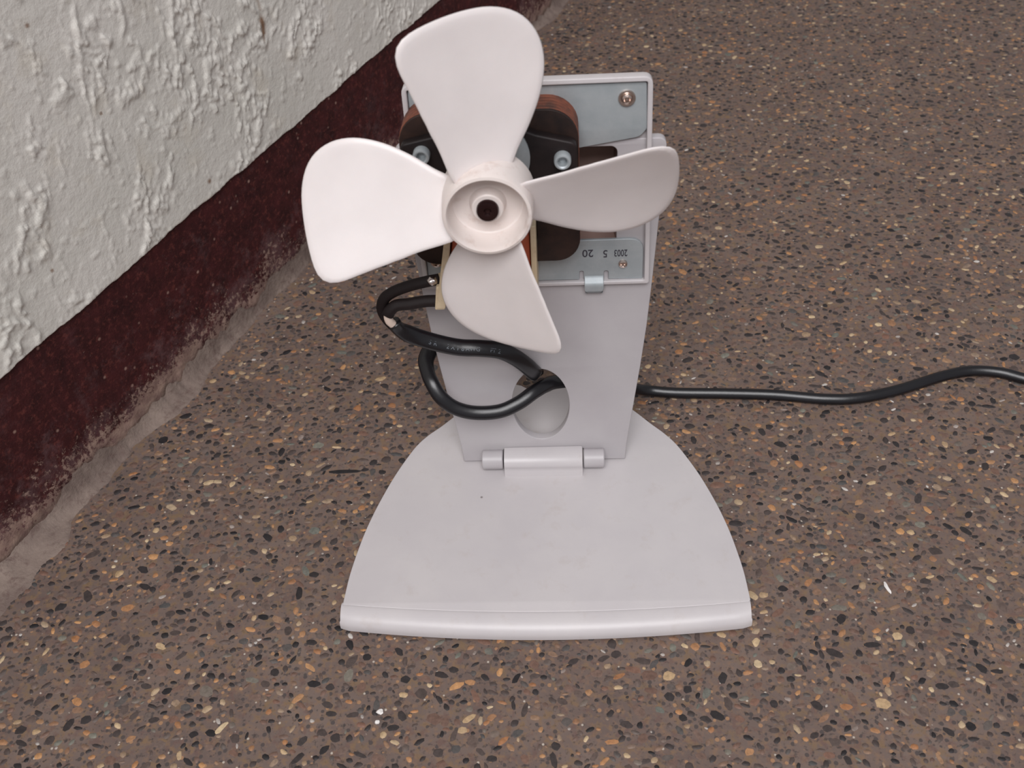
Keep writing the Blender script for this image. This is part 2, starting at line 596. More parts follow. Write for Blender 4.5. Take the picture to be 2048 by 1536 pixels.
for i in range(ntry):
    if wallside[i] < .004:
        continue
    s = szs[i] * PAL[kinds[i]][3]
    asp = rng.uniform(1.0, 1.9) if rng.rand() < .8 else rng.uniform(1.8, 2.8)
    a, b_ = s * math.sqrt(asp), s / math.sqrt(asp)
    if clash(px_[i], py_[i], s * .92):
        continue
    put(px_[i], py_[i], s * .92)
    rot = rng.normal(0, .75)
    peb.append((px_[i], py_[i], a, b_, rot, kinds[i]))
peb_a = np.array(peb)
n_p = len(peb_a)
cols = np.zeros((n_p, 4)); cols[:, 3] = 1
for i in range(n_p):
    k = int(peb_a[i, 5])
    t = rng.rand()
    c = [PAL[k][1][j] * (1 - t) + PAL[k][2][j] * t for j in range(3)]
    mixb = rng.rand() ** 1.7 * .85                    # many stones lie under a skin of binder
    if i < len(NOTABLE): mixb = 0
    c = [c[j] * (1 - mixb) + (114, 96, 88)[j] * mixb for j in range(3)]
    cols[i] = lin(*c)
# the 300 stones that show largest become parts of their own, the rest one stuff part
rel = peb_a[:, :2]
dx = np.stack([rel[:, 0] - CAM.x, rel[:, 1] - CAM.y, np.full(n_p, -CAM.z)], 1)
zc = dx @ np.array(fwd)
su = FPX * (dx @ np.array(r2)) / zc
sv = FPX * (dx @ np.array(u2)) / zc
inframe = (np.abs(su) < 1015) & (np.abs(sv) < 760)
under = (np.abs(peb_a[:, 0]) < .068) & (peb_a[:, 1] > -.071) & (peb_a[:, 1] < .13)
score = peb_a[:, 2] * peb_a[:, 3] * CAM.z / zc ** 3 * (inframe & ~under)
score[:len(NOTABLE)] += 1
order = np.argsort(-score)
single = set(order[:300].tolist())
NS = 9
def pebble_shape(r_):
    ang = np.linspace(0, 2 * np.pi, NS, endpoint=False) + r_.uniform(-.18, .18, NS)
    rr = r_.uniform(.80, 1.12, NS)
    return np.stack([np.cos(ang) * rr, np.sin(ang) * rr], 1)
M_PEB = pebble_material('terrazzo_stone', False)
M_PEBS = pebble_material('terrazzo_stones', True)
variants = []
for v in range(14):
    o2 = pebble_shape(rng)
    vv = [(x, y, -.4) for x, y in o2] + [(x * .86, y * .86, .75) for x, y in o2] + [(x * .45, y * .45, 1.0) for x, y in o2]
    ff = []
    for L in (0, 1):
        for i in range(NS):
            a, b_ = L * NS + i, L * NS + (i + 1) % NS
            ff.append((a, b_, b_ + NS, a + NS))
    ff.append(tuple(range(2 * NS, 3 * NS)))
    variants.append(set_mesh('pebble', vv, ff, M_PEB))
PH = .00012
for i in order[:300]:
    x, y, a, b_, rot, k = peb_a[i]
    wm = Matrix.Translation((x, y, 0)) @ Matrix.Rotation(rot, 4, 'Z') @ Matrix.Diagonal((a, b_, PH, 1))
    o = add('pebble', variants[rng.randint(14)], floor, wm)
    o.color = tuple(cols[i])
rest = np.array([i for i in range(n_p) if i not in single])
nr_ = len(rest)
V = np.zeros((nr_, 2 * 8, 3), np.float32)
ang = np.linspace(0, 2 * np.pi, 8, endpoint=False)[None, :] + rng.uniform(-.2, .2, (nr_, 8))
rr = rng.uniform(.8, 1.12, (nr_, 8))
lx, ly = np.cos(ang) * rr * peb_a[rest, 2][:, None], np.sin(ang) * rr * peb_a[rest, 3][:, None]
cr, sr = np.cos(peb_a[rest, 4])[:, None], np.sin(peb_a[rest, 4])[:, None]
wx_, wy_ = lx * cr - ly * sr, lx * sr + ly * cr
V[:, :8, 0] = wx_ + peb_a[rest, 0][:, None]; V[:, :8, 1] = wy_ + peb_a[rest, 1][:, None]; V[:, :8, 2] = -.00005
V[:, 8:, 0] = wx_ * .85 + peb_a[rest, 0][:, None]; V[:, 8:, 1] = wy_ * .85 + peb_a[rest, 1][:, None]; V[:, 8:, 2] = PH * .9
base_i = (np.arange(nr_) * 16)[:, None]
quads = np.stack([np.array([k, (k + 1) % 8, 8 + (k + 1) % 8, 8 + k]) for k in range(8)])   # 8 x 4
loopsq = (base_i[:, :, None] + quads[None]).reshape(nr_, -1)                              # nr x 32
loopst = base_i + np.arange(8, 16)[None]
loops = np.concatenate([loopsq, loopst], 1).astype(np.int32)                              # nr x 40
starts = (np.arange(nr_) * 40)[:, None] + np.concatenate([np.arange(0, 32, 4), [32]])[None]
me = bpy.data.meshes.new('small_pebbles')
me.vertices.add(nr_ * 16); me.vertices.foreach_set('co', V.ravel())
me.loops.add(loops.size); me.loops.foreach_set('vertex_index', loops.ravel())
me.polygons.add(starts.size); me.polygons.foreach_set('loop_start', starts.ravel().astype(np.int32))
me.update(calc_edges=True)
me.validate()
me.materials.append(M_PEBS)
att = me.color_attributes.new('stone', 'FLOAT_COLOR', 'POINT')
att.data.foreach_set('color', np.repeat(cols[rest], 16, 0).astype(np.float32).ravel())
add('small_pebbles', me, floor, None, 'small mixed terrazzo stones set in the floor', 'stuff')

# ------------------------------------------------------------------ the fan
M_WHITE = plastic('white_enamel', lin(193, 188, 190), lin(198, 193, 194), .38, speck=lin(96, 84, 80), grime=lin(186, 177, 174))
M_PANEL = plastic('shaded_white_body', lin(176, 171, 174), lin(181, 177, 179), .42, speck=lin(100, 88, 86))  # white body greyed; the panel's shade is put into its colour
M_BLADE = plastic('ivory_blade', lin(225, 218, 217), lin(231, 224, 223), .36, speck=lin(126, 96, 84), sss=.08)
M_HUB = plastic('ivory_hub', lin(221, 210, 205), lin(229, 220, 216), .4, grime=lin(176, 146, 132), sss=.08)
M_ZINC = metal('zinc_plate', lin(164, 172, 176), lin(178, 184, 187), .5, .35)
M_STEEL = metal('bright_screw', lin(190, 170, 160), lin(222, 208, 200), .25, 1)
M_CORE = metal('rusty_lamination', lin(34, 25, 24), lin(58, 40, 34), .55, .35, 160)
M_RUST = metal('rusty_stack_edge', lin(84, 56, 48), lin(150, 84, 60), .6, .3, 200)
M_BLACK = metal('black_bracket', lin(26, 20, 21), lin(40, 31, 31), .5, .3)
M_SHAFT = metal('dark_shaft', lin(52, 34, 36), lin(70, 50, 50), .22, .8)
M_TAPE = plastic('orange_coil_tape', lin(176, 84, 58), lin(190, 100, 70), .45)
M_BOBBIN = plastic('cream_bobbin', lin(208, 186, 152), lin(216, 198, 168), .5, grime=lin(160, 130, 96))
M_CORD = plastic('black_cord', lin(17, 16, 20), lin(24, 23, 27), .30, spec=.5)
M_SLEEVE = plastic('black_sleeve', lin(28, 20, 21), lin(36, 28, 28), .62, spec=.25)
M_WIREW = plastic('white_insulation', lin(226, 206, 192), lin(232, 216, 204), .45)
M_SOLDER = metal('solder', lin(196, 184, 180), lin(220, 212, 208), .22, 1)
M_INK = plastic('dark_ink', lin(52, 50, 62), lin(70, 66, 74), .6)
M_PRINT = plastic('grey_print', lin(96, 102, 112), lin(108, 114, 120), .6)
M_REAR = plastic('shade_toned_rear_cover', lin(150, 124, 116), lin(160, 134, 126), .6)  # brown stands in for the shadowed depth behind the motor opening

fan = bpy.data.objects.new('desk_fan', None)
COL.objects.link(fan)
fan.empty_display_size = .05
WORLD[fan.name] = Matrix.Identity(4)
fan['label'] = 'small white desk fan without guard, bare motor and four ivory blades, standing on the terrazzo'
fan['category'] = 'fan'

# base: bow-fronted plate with a rolled front edge and a cord notch at the back
ZB0, ZB = .0008, .0063
side = [(-.0640, -.0585), (-.0638, -.0547), (-.0633, -.0471), (-.0621, -.0385), (-.0606, -.0303), (-.0584, -.0215), (-.0557, -.0128), (-.0531, -.0055), (-.0500, .0018),
        (-.0466, .0086), (-.0428, .0136), (-.0380, .0183), (-.0320, .0248), (-.0265, .0300), (-.0205, .0346), (-.0150, .0376), (-.0112, .0392)]
def crease(x):
    return -.0585 - .0032 * (1 - (x / .064) ** 2)
side = [tuple(p) for p in catmull([(a, b, 0) for a, b in side], 4)[:, :2]]
cr_pts = [(x, crease(x)) for x in np.linspace(-.0640, .0640, 25)]
notch = [(-.0090, .0385), (-.0060, .0362), (-.0032, .0345), (-.0012, .0340), (.0010, .0346), (.0035, .0362), (.0060, .0384), (.0078, .0396)]
right = [(-x + .0006, y - .0013 * math.exp(-((abs(x) - .047) / .009) ** 2)) for x, y in side[::-1]]
outline = cr_pts + [(p[0], p[1]) for p in right[::-1][1:]] + notch[::-1] + side[::-1][:-1]
bm_loops = [outline]
me_flat = slab('base', bm_loops, ZB0, ZB, .0003, M_WHITE)
# rolled front lip, profile extruded along the bowed crease
vs_, fs = [], []
NX, NPF = 49, 15
for i, x in enumerate(np.linspace(-.0640, .0640, NX)):
    c = x / .064
    yc = crease(x)
    yf = -.0645 - .0040 * (1 - c * c)
    prof = [(yc + .0012, ZB0 + .0002), (yc + .0012, ZB - .0006)]
    for k in range(NPF):
        t = k / (NPF - 1)
        a = t * math.pi / 2
        prof.append((yc + (yf - yc) * math.sin(a) ** 1.0, ZB0 + (ZB - .00005 - ZB0) * (math.cos(a) ** .72 if t < 1 else 0)))
    prof[-1] = (yf, ZB0 + .0002)
    end = max(0, (abs(c) - .985) / .015)
    for (y, z) in prof:
        yy = y + (yc - y) * .10 * end
        vs_.append((x * (1 + .010 * (1 if z < .004 else .6)), yy, z))
npf = NPF + 2
for i in range(NX - 1):
    for k in range(npf):
        a, b_ = i * npf + k, i * npf + (k + 1) % npf
        fs.append((a, b_, b_ + npf, a + npf))
fs.append(tuple(range(npf)))
fs.append(tuple(range((NX - 1) * npf, NX * npf))[::-1])
me_lip = set_mesh('lip', vs_, fs, M_WHITE)
bm = bmesh.new(); bm.from_mesh(me_flat)
nf = len(bm.faces)
bm.from_mesh(me_lip)
bmesh.ops.recalc_face_normals(bm, faces=bm.faces)
for e in bm.edges:
    if len(e.link_faces) == 2 and e.calc_face_angle(0) > rad(38):
        e.smooth = False
bm.to_mesh(me_flat); bm.free()
bpy.data.meshes.remove(me_lip)
base = add('base', me_flat, fan, None, 'white bow-fronted base plate with rolled front edge')

# panel frame: x across, y up the panel, z out of its front face
LEAN = rad(5.40)
PO = Vector((0, 0, .00632 + .0006))
PN = Vector((0, -math.cos(LEAN), math.sin(LEAN)))
PU = Vector((0, math.sin(LEAN), math.cos(LEAN)))
PM = Matrix(((1, PU.x, PN.x, PO.x), (0, PU.y, PN.y, PO.y), (0, PU.z, PN.z, PO.z), (0, 0, 0, 1)))
mm = .001

def P3(x, h, d):
    """panel millimetres to world"""
    return np.array(PM @ Vector((x * mm, h * mm, d * mm)))

half = [(28.6, 0.2), (29.0, 8), (30.6, 22), (32.9, 42.4), (34.4, 58), (35.5, 73.7), (36.9, 98), (38.1, 122.6)]
outer = [(x * mm, h * mm) for x, h in half[:-1]]
tr = half[-1]
def corner(sx):
    pts = []
    for i in range(6):
        a = rad(90 * i / 5)
        pts.append((sx * (tr[0] - 2.2 + 2.2 * math.cos(a)) * mm, (tr[1] - 2.2 + 2.2 * math.sin(a)) * mm))
    return pts
poly = outer + corner(1) + corner(-1)[::-1] + [(-x, h) for x, h in outer[::-1]]
# bottom edge with a cut-out for the hinge leaf
cut = [(-14.2, .2), (-14.2, 5.6), (13.9, 5.6), (13.9, .2)]
poly = poly + [(x * mm, h * mm) for x, h in cut]
hole = ellipse(-.0003, .0260, .0097, .0156, 64)
opening = rrect(-.0245, .0245, .0840, .1205, .002)
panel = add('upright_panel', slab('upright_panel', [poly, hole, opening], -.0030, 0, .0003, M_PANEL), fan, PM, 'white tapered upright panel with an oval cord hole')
# hinge: knuckles on the panel, leaf on the base
for x0, x1 in ((-.0216, -.0143), (.0139, .0211)):
    n = 20
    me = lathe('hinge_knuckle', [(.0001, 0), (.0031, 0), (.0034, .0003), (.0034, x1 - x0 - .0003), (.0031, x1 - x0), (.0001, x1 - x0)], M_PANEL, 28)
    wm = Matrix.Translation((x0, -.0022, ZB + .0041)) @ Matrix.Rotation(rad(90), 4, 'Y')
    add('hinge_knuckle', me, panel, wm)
# leaf profile (y, z): foot on base in front, up and over the pin
lp = [(-.0069, ZB - .0003), (-.0064, ZB + .0022)]
for k in range(9):
    a = rad(200 - k * 110 / 8)
    lp.append((-.0021 + .0042 * math.cos(a), ZB + .0043 + .0042 * math.sin(a) * .82))
lp += [(-.0003, ZB + .0078), (.0004, ZB + .0076), (.0004, ZB - .0003)]
vs_, fs = [], []
for x in (-.0138, -.0134, .0131, .0135):
    for (y, z) in lp:
        s = 1 if abs(x) < .0134 else .97
        vs_.append((x, -.002 + (y + .002) * s, ZB + (z - ZB) * s))
nl = len(lp)
for i in range(3):
    for k in range(nl):
        a, b_ = i * nl + k, i * nl + (k + 1) % nl
        fs.append((a, b_, b_ + nl, a + nl))
fs.append(tuple(range(nl))); fs.append(tuple(range(3 * nl, 4 * nl))[::-1])
me = set_mesh('hinge_leaf', vs_, fs, M_WHITE)
bm = bmesh.new(); bm.from_mesh(me); bmesh.ops.recalc_face_normals(bm, faces=bm.faces)
for e in bm.edges:
    if len(e.link_faces) == 2 and e.calc_face_angle(0) > rad(38): e.smooth = False
bm.to_mesh(me); bm.free()
add('hinge_leaf', me, base)

# motor frame: shallow raised rim standing taller than the panel, with a back sheet behind its top
rim_o = round_poly([(-34.5 * mm, 75.6 * mm), (34.5 * mm, 75.6 * mm), (33.6 * mm, 141.2 * mm, 2.6 * mm), (-33.6 * mm, 141.2 * mm, 2.6 * mm)], .0010)
rim_i = round_poly([(-33.0 * mm, 76.9 * mm), (33.0 * mm, 76.9 * mm), (32.2 * mm, 139.7 * mm), (-32.2 * mm, 139.7 * mm)], .0006)
frame = add('motor_frame', slab('motor_frame', [rim_o, rim_i], -.0012, .0021, .00035, M_WHITE), fan, PM, 'white raised rim around the motor')  # lighter enamel sets the rim off from the shade-toned panel
sheet = [(-33.2 * mm, 121.5 * mm), (33.2 * mm, 121.5 * mm), (32.6 * mm, 140.4 * mm), (-32.6 * mm, 140.4 * mm)]
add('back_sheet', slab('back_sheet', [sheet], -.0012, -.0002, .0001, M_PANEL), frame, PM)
# rear cover box behind the opening
cv = []
fs = []
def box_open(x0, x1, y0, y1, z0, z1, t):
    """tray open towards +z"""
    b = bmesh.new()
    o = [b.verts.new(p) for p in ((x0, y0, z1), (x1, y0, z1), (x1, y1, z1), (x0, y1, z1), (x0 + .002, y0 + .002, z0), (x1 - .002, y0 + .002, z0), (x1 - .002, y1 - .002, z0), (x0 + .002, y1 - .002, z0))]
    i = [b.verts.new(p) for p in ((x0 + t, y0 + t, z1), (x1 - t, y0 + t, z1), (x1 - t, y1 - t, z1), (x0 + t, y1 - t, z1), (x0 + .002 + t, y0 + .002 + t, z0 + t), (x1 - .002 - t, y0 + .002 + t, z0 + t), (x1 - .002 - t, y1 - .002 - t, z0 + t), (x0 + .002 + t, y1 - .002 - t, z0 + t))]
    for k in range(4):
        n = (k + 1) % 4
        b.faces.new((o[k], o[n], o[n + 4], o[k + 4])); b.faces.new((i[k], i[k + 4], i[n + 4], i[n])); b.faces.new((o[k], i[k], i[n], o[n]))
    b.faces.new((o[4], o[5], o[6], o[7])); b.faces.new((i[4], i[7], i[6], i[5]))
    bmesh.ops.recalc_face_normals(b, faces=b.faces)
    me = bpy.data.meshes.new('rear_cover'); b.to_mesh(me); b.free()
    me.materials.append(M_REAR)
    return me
add('rear_cover', box_open(-.0275, .0275, .0805, .1232, -.0175, -.0030, .0012), fan, PM, 'rear cover behind the motor, its brown standing in for shadowed depth')

# zinc brackets
ub = round_poly([(-32.0 * mm, 139.3 * mm, .0006), (-32.4 * mm, 122.0 * mm, .004), (-16 * mm, 120.2 * mm, .001), (14.1 * mm, 120.9 * mm, .001), (30.6 * mm, 123.6 * mm, .0035), (32.5 * mm, 126 * mm, .002), (32.0 * mm, 139.3 * mm, .0006)][::-1], .001)
upper = add('upper_bracket', slab('upper_bracket', [ub], 0, .0011, .0002, M_ZINC), fan, PM, 'grey zinc-plated bracket at the top of the motor')
lb = [(-32.7, 77.2, .5), (13.4, 77.2, .2), (13.4, 80.2, .6), (14.7, 80.2, .6), (14.7, 77.6, .2), (20.8, 77.6, .2), (20.8, 80.1, .6), (22.2, 80.1, .6), (22.2, 77.1, .2), (32.5, 76.9, .5), (32.5, 91.1, 4.2),
      (11.8, 91.0, .6), (11.4, 88.5, 1), (-12, 88.5, 1), (-32.6, 89.5, 1)]
lb = round_poly([(a * mm, b_ * mm, c * mm) for a, b_, c in lb], .0005, 4)
lower = add('lower_bracket', slab('lower_bracket', [lb], 0, .0011, .0002, M_ZINC), fan, PM, 'grey zinc-plated bracket with stamped date and bent tongue')
# bent tongue hooked over the frame rim
prof = [(78.4, 1.1), (77.7, 1.5), (77.1, 2.4), (76.2, 2.95), (75.0, 2.9), (73.8, 2.5), (72.6, 1.9)]
vs_, fs = [], []
xs_ = [14.9, 15.1, 20.5, 20.7]
for k, (h, d) in enumerate(prof):
    for j, x in enumerate(xs_):
        if k == len(prof) - 1 and j in (0, 3): x = 15.9 if j == 0 else 19.7
        if k == len(prof) - 2 and j in (0, 3): x = 15.1 if j == 0 else 20.5
        vs_.append((x * mm, h * mm, d * mm)); 
nn = len(vs_)
vs_ += [(x, y, z - .0009) for x, y, z in vs_]
for k in range(len(prof) - 1):
    for j in range(3):
        a = k * 4 + j
        fs.append((a, a + 1, a + 5, a + 4)); fs.append((nn + a, nn + a + 4, nn + a + 5, nn + a + 1))
    a = k * 4
    fs.append((a, a + 4, nn + a + 4, nn + a)); fs.append((a + 3, nn + a + 3, nn + a + 7, a + 7))
a = (len(prof) - 1) * 4
for j in range(3): fs.append((a + j, a + j + 1, nn + a + j + 1, nn + a + j)); fs.append((j, nn + j, nn + j + 1, j + 1))
me = set_mesh('tongue', vs_, fs, M_ZINC)
bm = bmesh.new(); bm.from_mesh(me); bmesh.ops.recalc_face_normals(bm, faces=bm.faces); bm.to_mesh(me); bm.free()
add('tongue', me, lower, PM)

def screw(name, x, h, d, r, parent, washer=None, dome=.35, matl=None, slot=True):
    r0 = r * mm
    pr = [(r0 * 1.0, 0), (r0 * 1.0, r0 * dome * .5), (r0 * .92, r0 * dome * .8), (r0 * .6, r0 * dome)]
    pr += [(r0 * .45, r0 * dome * .75), (r0 * .3, r0 * dome * .25), (r0 * .02, r0 * dome * .2)] if slot else [(r0 * .3, r0 * dome * 1.08), (r0 * .02, r0 * dome * 1.1)]
    if washer:
        wr = washer * mm
        pr = [(wr, 0), (wr, .0003), (wr * .95, .00055), (r0 * 1.05, .00055)] + [(a, b + .0005) for a, b in pr]
    return add(name, lathe(name, pr, matl or M_STEEL, 28, True, (x * mm, h * mm, d * mm)), parent, PM)
screw('screw', 26.8, 135.0, 1.1, 1.45, upper, washer=2.35, dome=.7)
screw('screw', 26.5, 82.6, 1.1, 1.35, lower, dome=.6)
screw('screw', -29.6, 85.4, 1.1, 1.9, lower, dome=.7)
# date stamped upside down in dark ink
def text_mesh(txt, size, mat, extr=.00002, off=0.0):
    cu = bpy.data.curves.new('text', 'FONT')
    cu.body, cu.size, cu.extrude, cu.offset = txt, size, extr, off
    cu.align_x = cu.align_y = 'CENTER'
    cu.resolution_u = 4
    t = bpy.data.objects.new('text', cu)
    COL.objects.link(t)
    dg = bpy.context.evaluated_depsgraph_get(); dg.update()
    me = bpy.data.meshes.new_from_object(t.evaluated_get(dg))
    bpy.data.objects.remove(t); bpy.data.curves.remove(cu)
    me.materials.clear(); me.materials.append(mat)
    return me
def join_meshes(name, items, mat):
    b = bmesh.new()
    for me, mx in items:
        me.transform(mx); b.from_mesh(me); bpy.data.meshes.remove(me)
    me = bpy.data.meshes.new(name); b.to_mesh(me); b.free(); me.materials.append(mat)
    return me
STAMPS = []
def stamp(txt, x, h, size, parent, sx=1.0):
    STAMPS.append((text_mesh(txt, size, M_INK, off=size * .012), Matrix.Translation((x * mm, h * mm, .00114)) @ Matrix.Rotation(math.pi, 4, 'Z') @ Matrix.Diagonal((sx, 1, 1, 1))))
stamp('2003', 25.8, 86.4, .0033, lower, .62)
stamp('5', 21.2, 86.3, .0036, lower, .85)
stamp('20', 16.0, 86.6, .0036, lower, .95)
add('date_stamp', join_meshes('date_stamp', STAMPS, M_INK), lower, PM, 'dark date stamped upside down')

# motor: laminated core
core_o = rrect(-.0345, .0136, .0902, .1368, (.0068, .0085, .0085, .0068), 8)
core_i = rrect(-.0225, .0015, .0975, .1045, .001)
core = add('motor_core', slab('motor_core', [core_o, core_i], .0008, .0106, .0002, M_CORE), fan, PM, 'dark rusty laminated motor core')
for k, d0 in enumerate((.0010, .0028, .0046, .0064, .0082)):
    # proud lamination edges of the stack
    g = .00012
    lam_o = rrect(-.0345 - g, .0136 + g, .0902 - g, .1368 + g, (.0068, .0085, .0085, .0068), 8)
    lam_i = rrect(-.0330, .0121, .0917, .1353, (.0060, .0075, .0075, .0060), 8)
    add('lamination', slab('lamination', [lam_o, lam_i], d0, d0 + .0015, .0001, M_RUST, 0), core, PM)
# black bearing bracket across the motor with two eyelets
bb = round_poly([(-33.8, 130.0, 2), (-33.8, 120.6, 3), (-20.5, 115.2, 3), (-.5, 115.2, 3), (13.0, 119.0, 3), (13.0, 128.8, 2), (2.5, 131.5, 3), (-3, 133.8, 3), (-18, 134.2, 3), (-23.5, 132.2, 3)], 2.0)
bb = [(a * mm, b_ * mm) for a, b_ in bb]
brk = add('bearing_bracket', slab('bearing_bracket', [bb], .0107, .0142, .0006, M_BLACK), fan, PM, 'black bearing bracket across the motor')
def eyelet(x, h):
    pr = [(.0023, 0), (.0023, .0021), (.0021, .0025), (.0017, .0026), (.0013, .0023), (.0011, .0003), (.00002, .0002)]
    add('eyelet', lathe('eyelet', pr, M_ZINC, 26, True, (x * mm, h * mm, .0142)), brk, PM)
eyelet(-28.1, 127.4); eyelet(9.25, 124.6)
add('bearing_cap', lathe('bearing_cap', [(.0112, 0), (.0112, .0008), (.0096, .0022), (.0078, .0030), (.0045, .0034), (.0043, .0050), (.0002, .0050)], M_ZINC, 40, True, (-.0105, .1255, .0142)), fan, PM)

# coil with cream bobbin cheeks
def hexa(name, c8, mat, bev=.0004):
    b = bmesh.new()
    v = [b.verts.new((x * mm, y * mm, z * mm)) for x, y, z in c8]
    for f in ((0, 1, 2, 3), (7, 6, 5, 4), (0, 4, 5, 1), (1, 5, 6, 2), (2, 6, 7, 3), (3, 7, 4, 0)):
        b.faces.new([v[i] for i in f])
    bmesh.ops.recalc_face_normals(b, faces=b.faces)
    bmesh.ops.bevel(b, geom=list(b.edges), offset=bev, segments=2, affect='EDGES', profile=.6)
    me = bpy.data.meshes.new(name); b.to_mesh(me); b.free(); me.materials.append(mat)
    return me
coil = add('coil', hexa('coil', [(-25.2, 81.5, 2), (-.2, 81.5, 2), (-.2, 103.5, 2), (-22.4, 103.5, 2), (-25.2, 81.5, 15.6), (-.2, 81.5, 15.6), (-.2, 103.5, 15.6), (-22.4, 103.5, 15.6)], M_TAPE, .0022), fan, PM, 'orange taped motor coil')
add('bobbin_cheek', hexa('bobbin_cheek', [(-28.6, 79.0, 1.6), (-26.2, 79.0, 1.6), (-22.2, 106, 1.6), (-23.8, 106, 1.6), (-28.9, 79.0, 17.4), (-26.2, 79.0, 17.4), (-22.0, 106, 17.4), (-23.6, 106, 17.4)], M_BOBBIN), coil, PM)
add('bobbin_foot', hexa('bobbin_foot', [(-29.4, 78.4, 9), (-26.4, 78.4, 9), (-26.0, 86.4, 9), (-28.3, 86.4, 9), (-29.4, 78.4, 17.0), (-26.4, 78.4, 17.0), (-26.0, 86.4, 17.0), (-28.3, 86.4, 17.0)], M_BOBBIN), coil, PM)
add('bobbin_cheek', hexa('bobbin_cheek', [(-.4, 79.5, 1.6), (1.1, 79.5, 1.6), (1.3, 106, 1.6), (-.2, 106, 1.6), (-.5, 79.5, 17.4), (1.1, 79.5, 17.4), (1.4, 106, 17.4), (-.2, 106, 17.4)], M_BOBBIN), coil, PM)

# propeller
TX, TY = .0279, -.0283
pn = (PN + TX * Vector((1, 0, 0)) + TY * PU).normalized()
ex = (Vector((1, 0, 0)) - pn.x * pn).normalized()
ey = pn.cross(ex)
po = PO + -.0105 * Vector((1, 0, 0)) + .1255 * PU
RM = Matrix(((ex.x, ey.x, pn.x, po.x), (ex.y, ey.y, pn.y, po.y), (ex.z, ey.z, pn.z, po.z), (0, 0, 0, 1)))
hub_prof = [(.0020, .0300), (.0112, .0300), (.0118, .0306), (.0117, .0345), (.0114, .0395), (.0112, .0424), (.0109, .0430), (.0102, .0432), (.0099, .0428), (.0097, .0415), (.0092, .0378), (.0089, .0366),
            (.0085, .0363), (.0054, .0363), (.0047, .0366), (.0042, .0380), (.0040, .0392), (.0037, .0395), (.0028, .0395), (.0001, .0394)]
hub = add('propeller', lathe('propeller', hub_prof, M_HUB, 64), fan, RM, 'ivory plastic propeller with cupped hub')
add('shaft', lathe('shaft', [(.0028, .0150), (.0028, .0405), (.0026, .0409), (.0018, .0411), (.0010, .0409), (.0006, .0403), (.0001, .0402)], M_SHAFT, 28), fan, RM, 'dark motor shaft end')
OUT = [(0.01636, -0.01144), (0.01773, -0.01227), (0.01908, -0.01301), (0.02043, -0.01366), (0.02173, -0.01433), (0.02305, -0.01491), (0.02439, -0.01543), (0.02575, -0.01586), (0.02713, -0.01627), (0.02855, -0.0166), (0.03, -0.01686), (0.03149, -0.01703), (0.03301, -0.01706), (0.03454, -0.01696), (0.03609, -0.01673), (0.03762, -0.01634), (0.0391, -0.01576), (0.04052, -0.01503), (0.04186, -0.01414), (0.0431, -0.0131), (0.04416, -0.01188), (0.04507, -0.01055), (0.04583, -0.00914), (0.04641, -0.00765), (0.0469, -0.00615), (0.04724, -0.00462), (0.04744, -0.00308), (0.04756, -0.00154), (0.04763, 0.0), (0.04765, 0.00154), (0.0476, 0.0031), (0.04754, 0.0047), (0.04737, 0.00632), (0.04718, 0.00801), (0.04691, 0.00976), (0.0465, 0.01155), (0.04586, 0.01331), (0.04461, 0.01461), (0.04277, 0.01522), (0.04062, 0.01516), (0.03852, 0.01475), (0.03663, 0.01422), (0.03501, 0.01377), (0.03359, 0.01338), (0.03231, 0.01308), (0.03112, 0.01275), (0.03, 0.01242), (0.02894, 0.01214), (0.02789, 0.01195), (0.02687, 0.01168), (0.02587, 0.01134), (0.02484, 0.01106), (0.02373, 0.01087), (0.02259, 0.01058), (0.02147, 0.01017), (0.02018, 0.00982), (0.01873, 0.00945)]
OUT = OUT + [(.0168, .0090), (.0148, .0086), (.0128, .0082), (.0102, .0076)] + [(.0106 * math.cos(rad(t)), .0106 * math.sin(rad(t))) for t in (40, 26, 13, 0, -13, -26, -40)] + [(.0102, -.0078), (.0122, -.0088), (.0143, -.0101)]
O_ = np.array(OUT)
for _ in range(1):
    O_[1:56] = (O_[:55] + 2 * O_[1:56] + O_[2:57]) / 4
cen = np.array((.030, 0.))
NO = len(O_)
def wsurf(r, s):
    return .0356 + (.5082 + .5444 * (r - .03)) * s + 5.4381 * s * s - .0724 * (r - .03)
TH = .00055
fr = np.linspace(0, 1, 13)[1:]
vs_, fs = [], []
def layer(sgn):
    start = len(vs_)
    vs_.append((cen[0], cen[1], wsurf(*cen) + sgn * TH))
    for f in fr:
        ff_ = f if f < 1 else .985
        for p in O_:
            q = cen + (p - cen) * ff_
            t = TH if f < 1 else TH * .62
            vs_.append((q[0], q[1], wsurf(*q) + sgn * t))
    for i in range(NO):
        n = (i + 1) % NO
        tri = (start, start + 1 + i, start + 1 + n)
        fs.append(tri if sgn > 0 else tri[::-1])
        for k in range(len(fr) - 1):
            a, b_ = start + 1 + k * NO + i, start + 1 + k * NO + n
            qd = (a, a + NO, b_ + NO, b_)
            fs.append(qd if sgn > 0 else qd[::-1])
    return start + 1 + (len(fr) - 1) * NO
t0 = layer(1); b0 = layer(-1)
m0 = len(vs_)
for p in O_:
    vs_.append((p[0], p[1], wsurf(*p)))
for i in range(NO):
    n = (i + 1) % NO
    fs.append((t0 + i, m0 + i, m0 + n, t0 + n)); fs.append((m0 + i, b0 + i, b0 + n, m0 + n))
blade_me = set_mesh('blade', vs_, fs, M_BLADE)
bm = bmesh.new(); bm.from_mesh(blade_me); bmesh.ops.recalc_face_normals(bm, faces=bm.faces); bm.to_mesh(blade_me); bm.free()
for k in range(4):
    add('blade', blade_me, hub, RM @ Matrix.Rotation(math.pi / 2 + .0502 + k * math.pi / 2, 4, 'Z'))

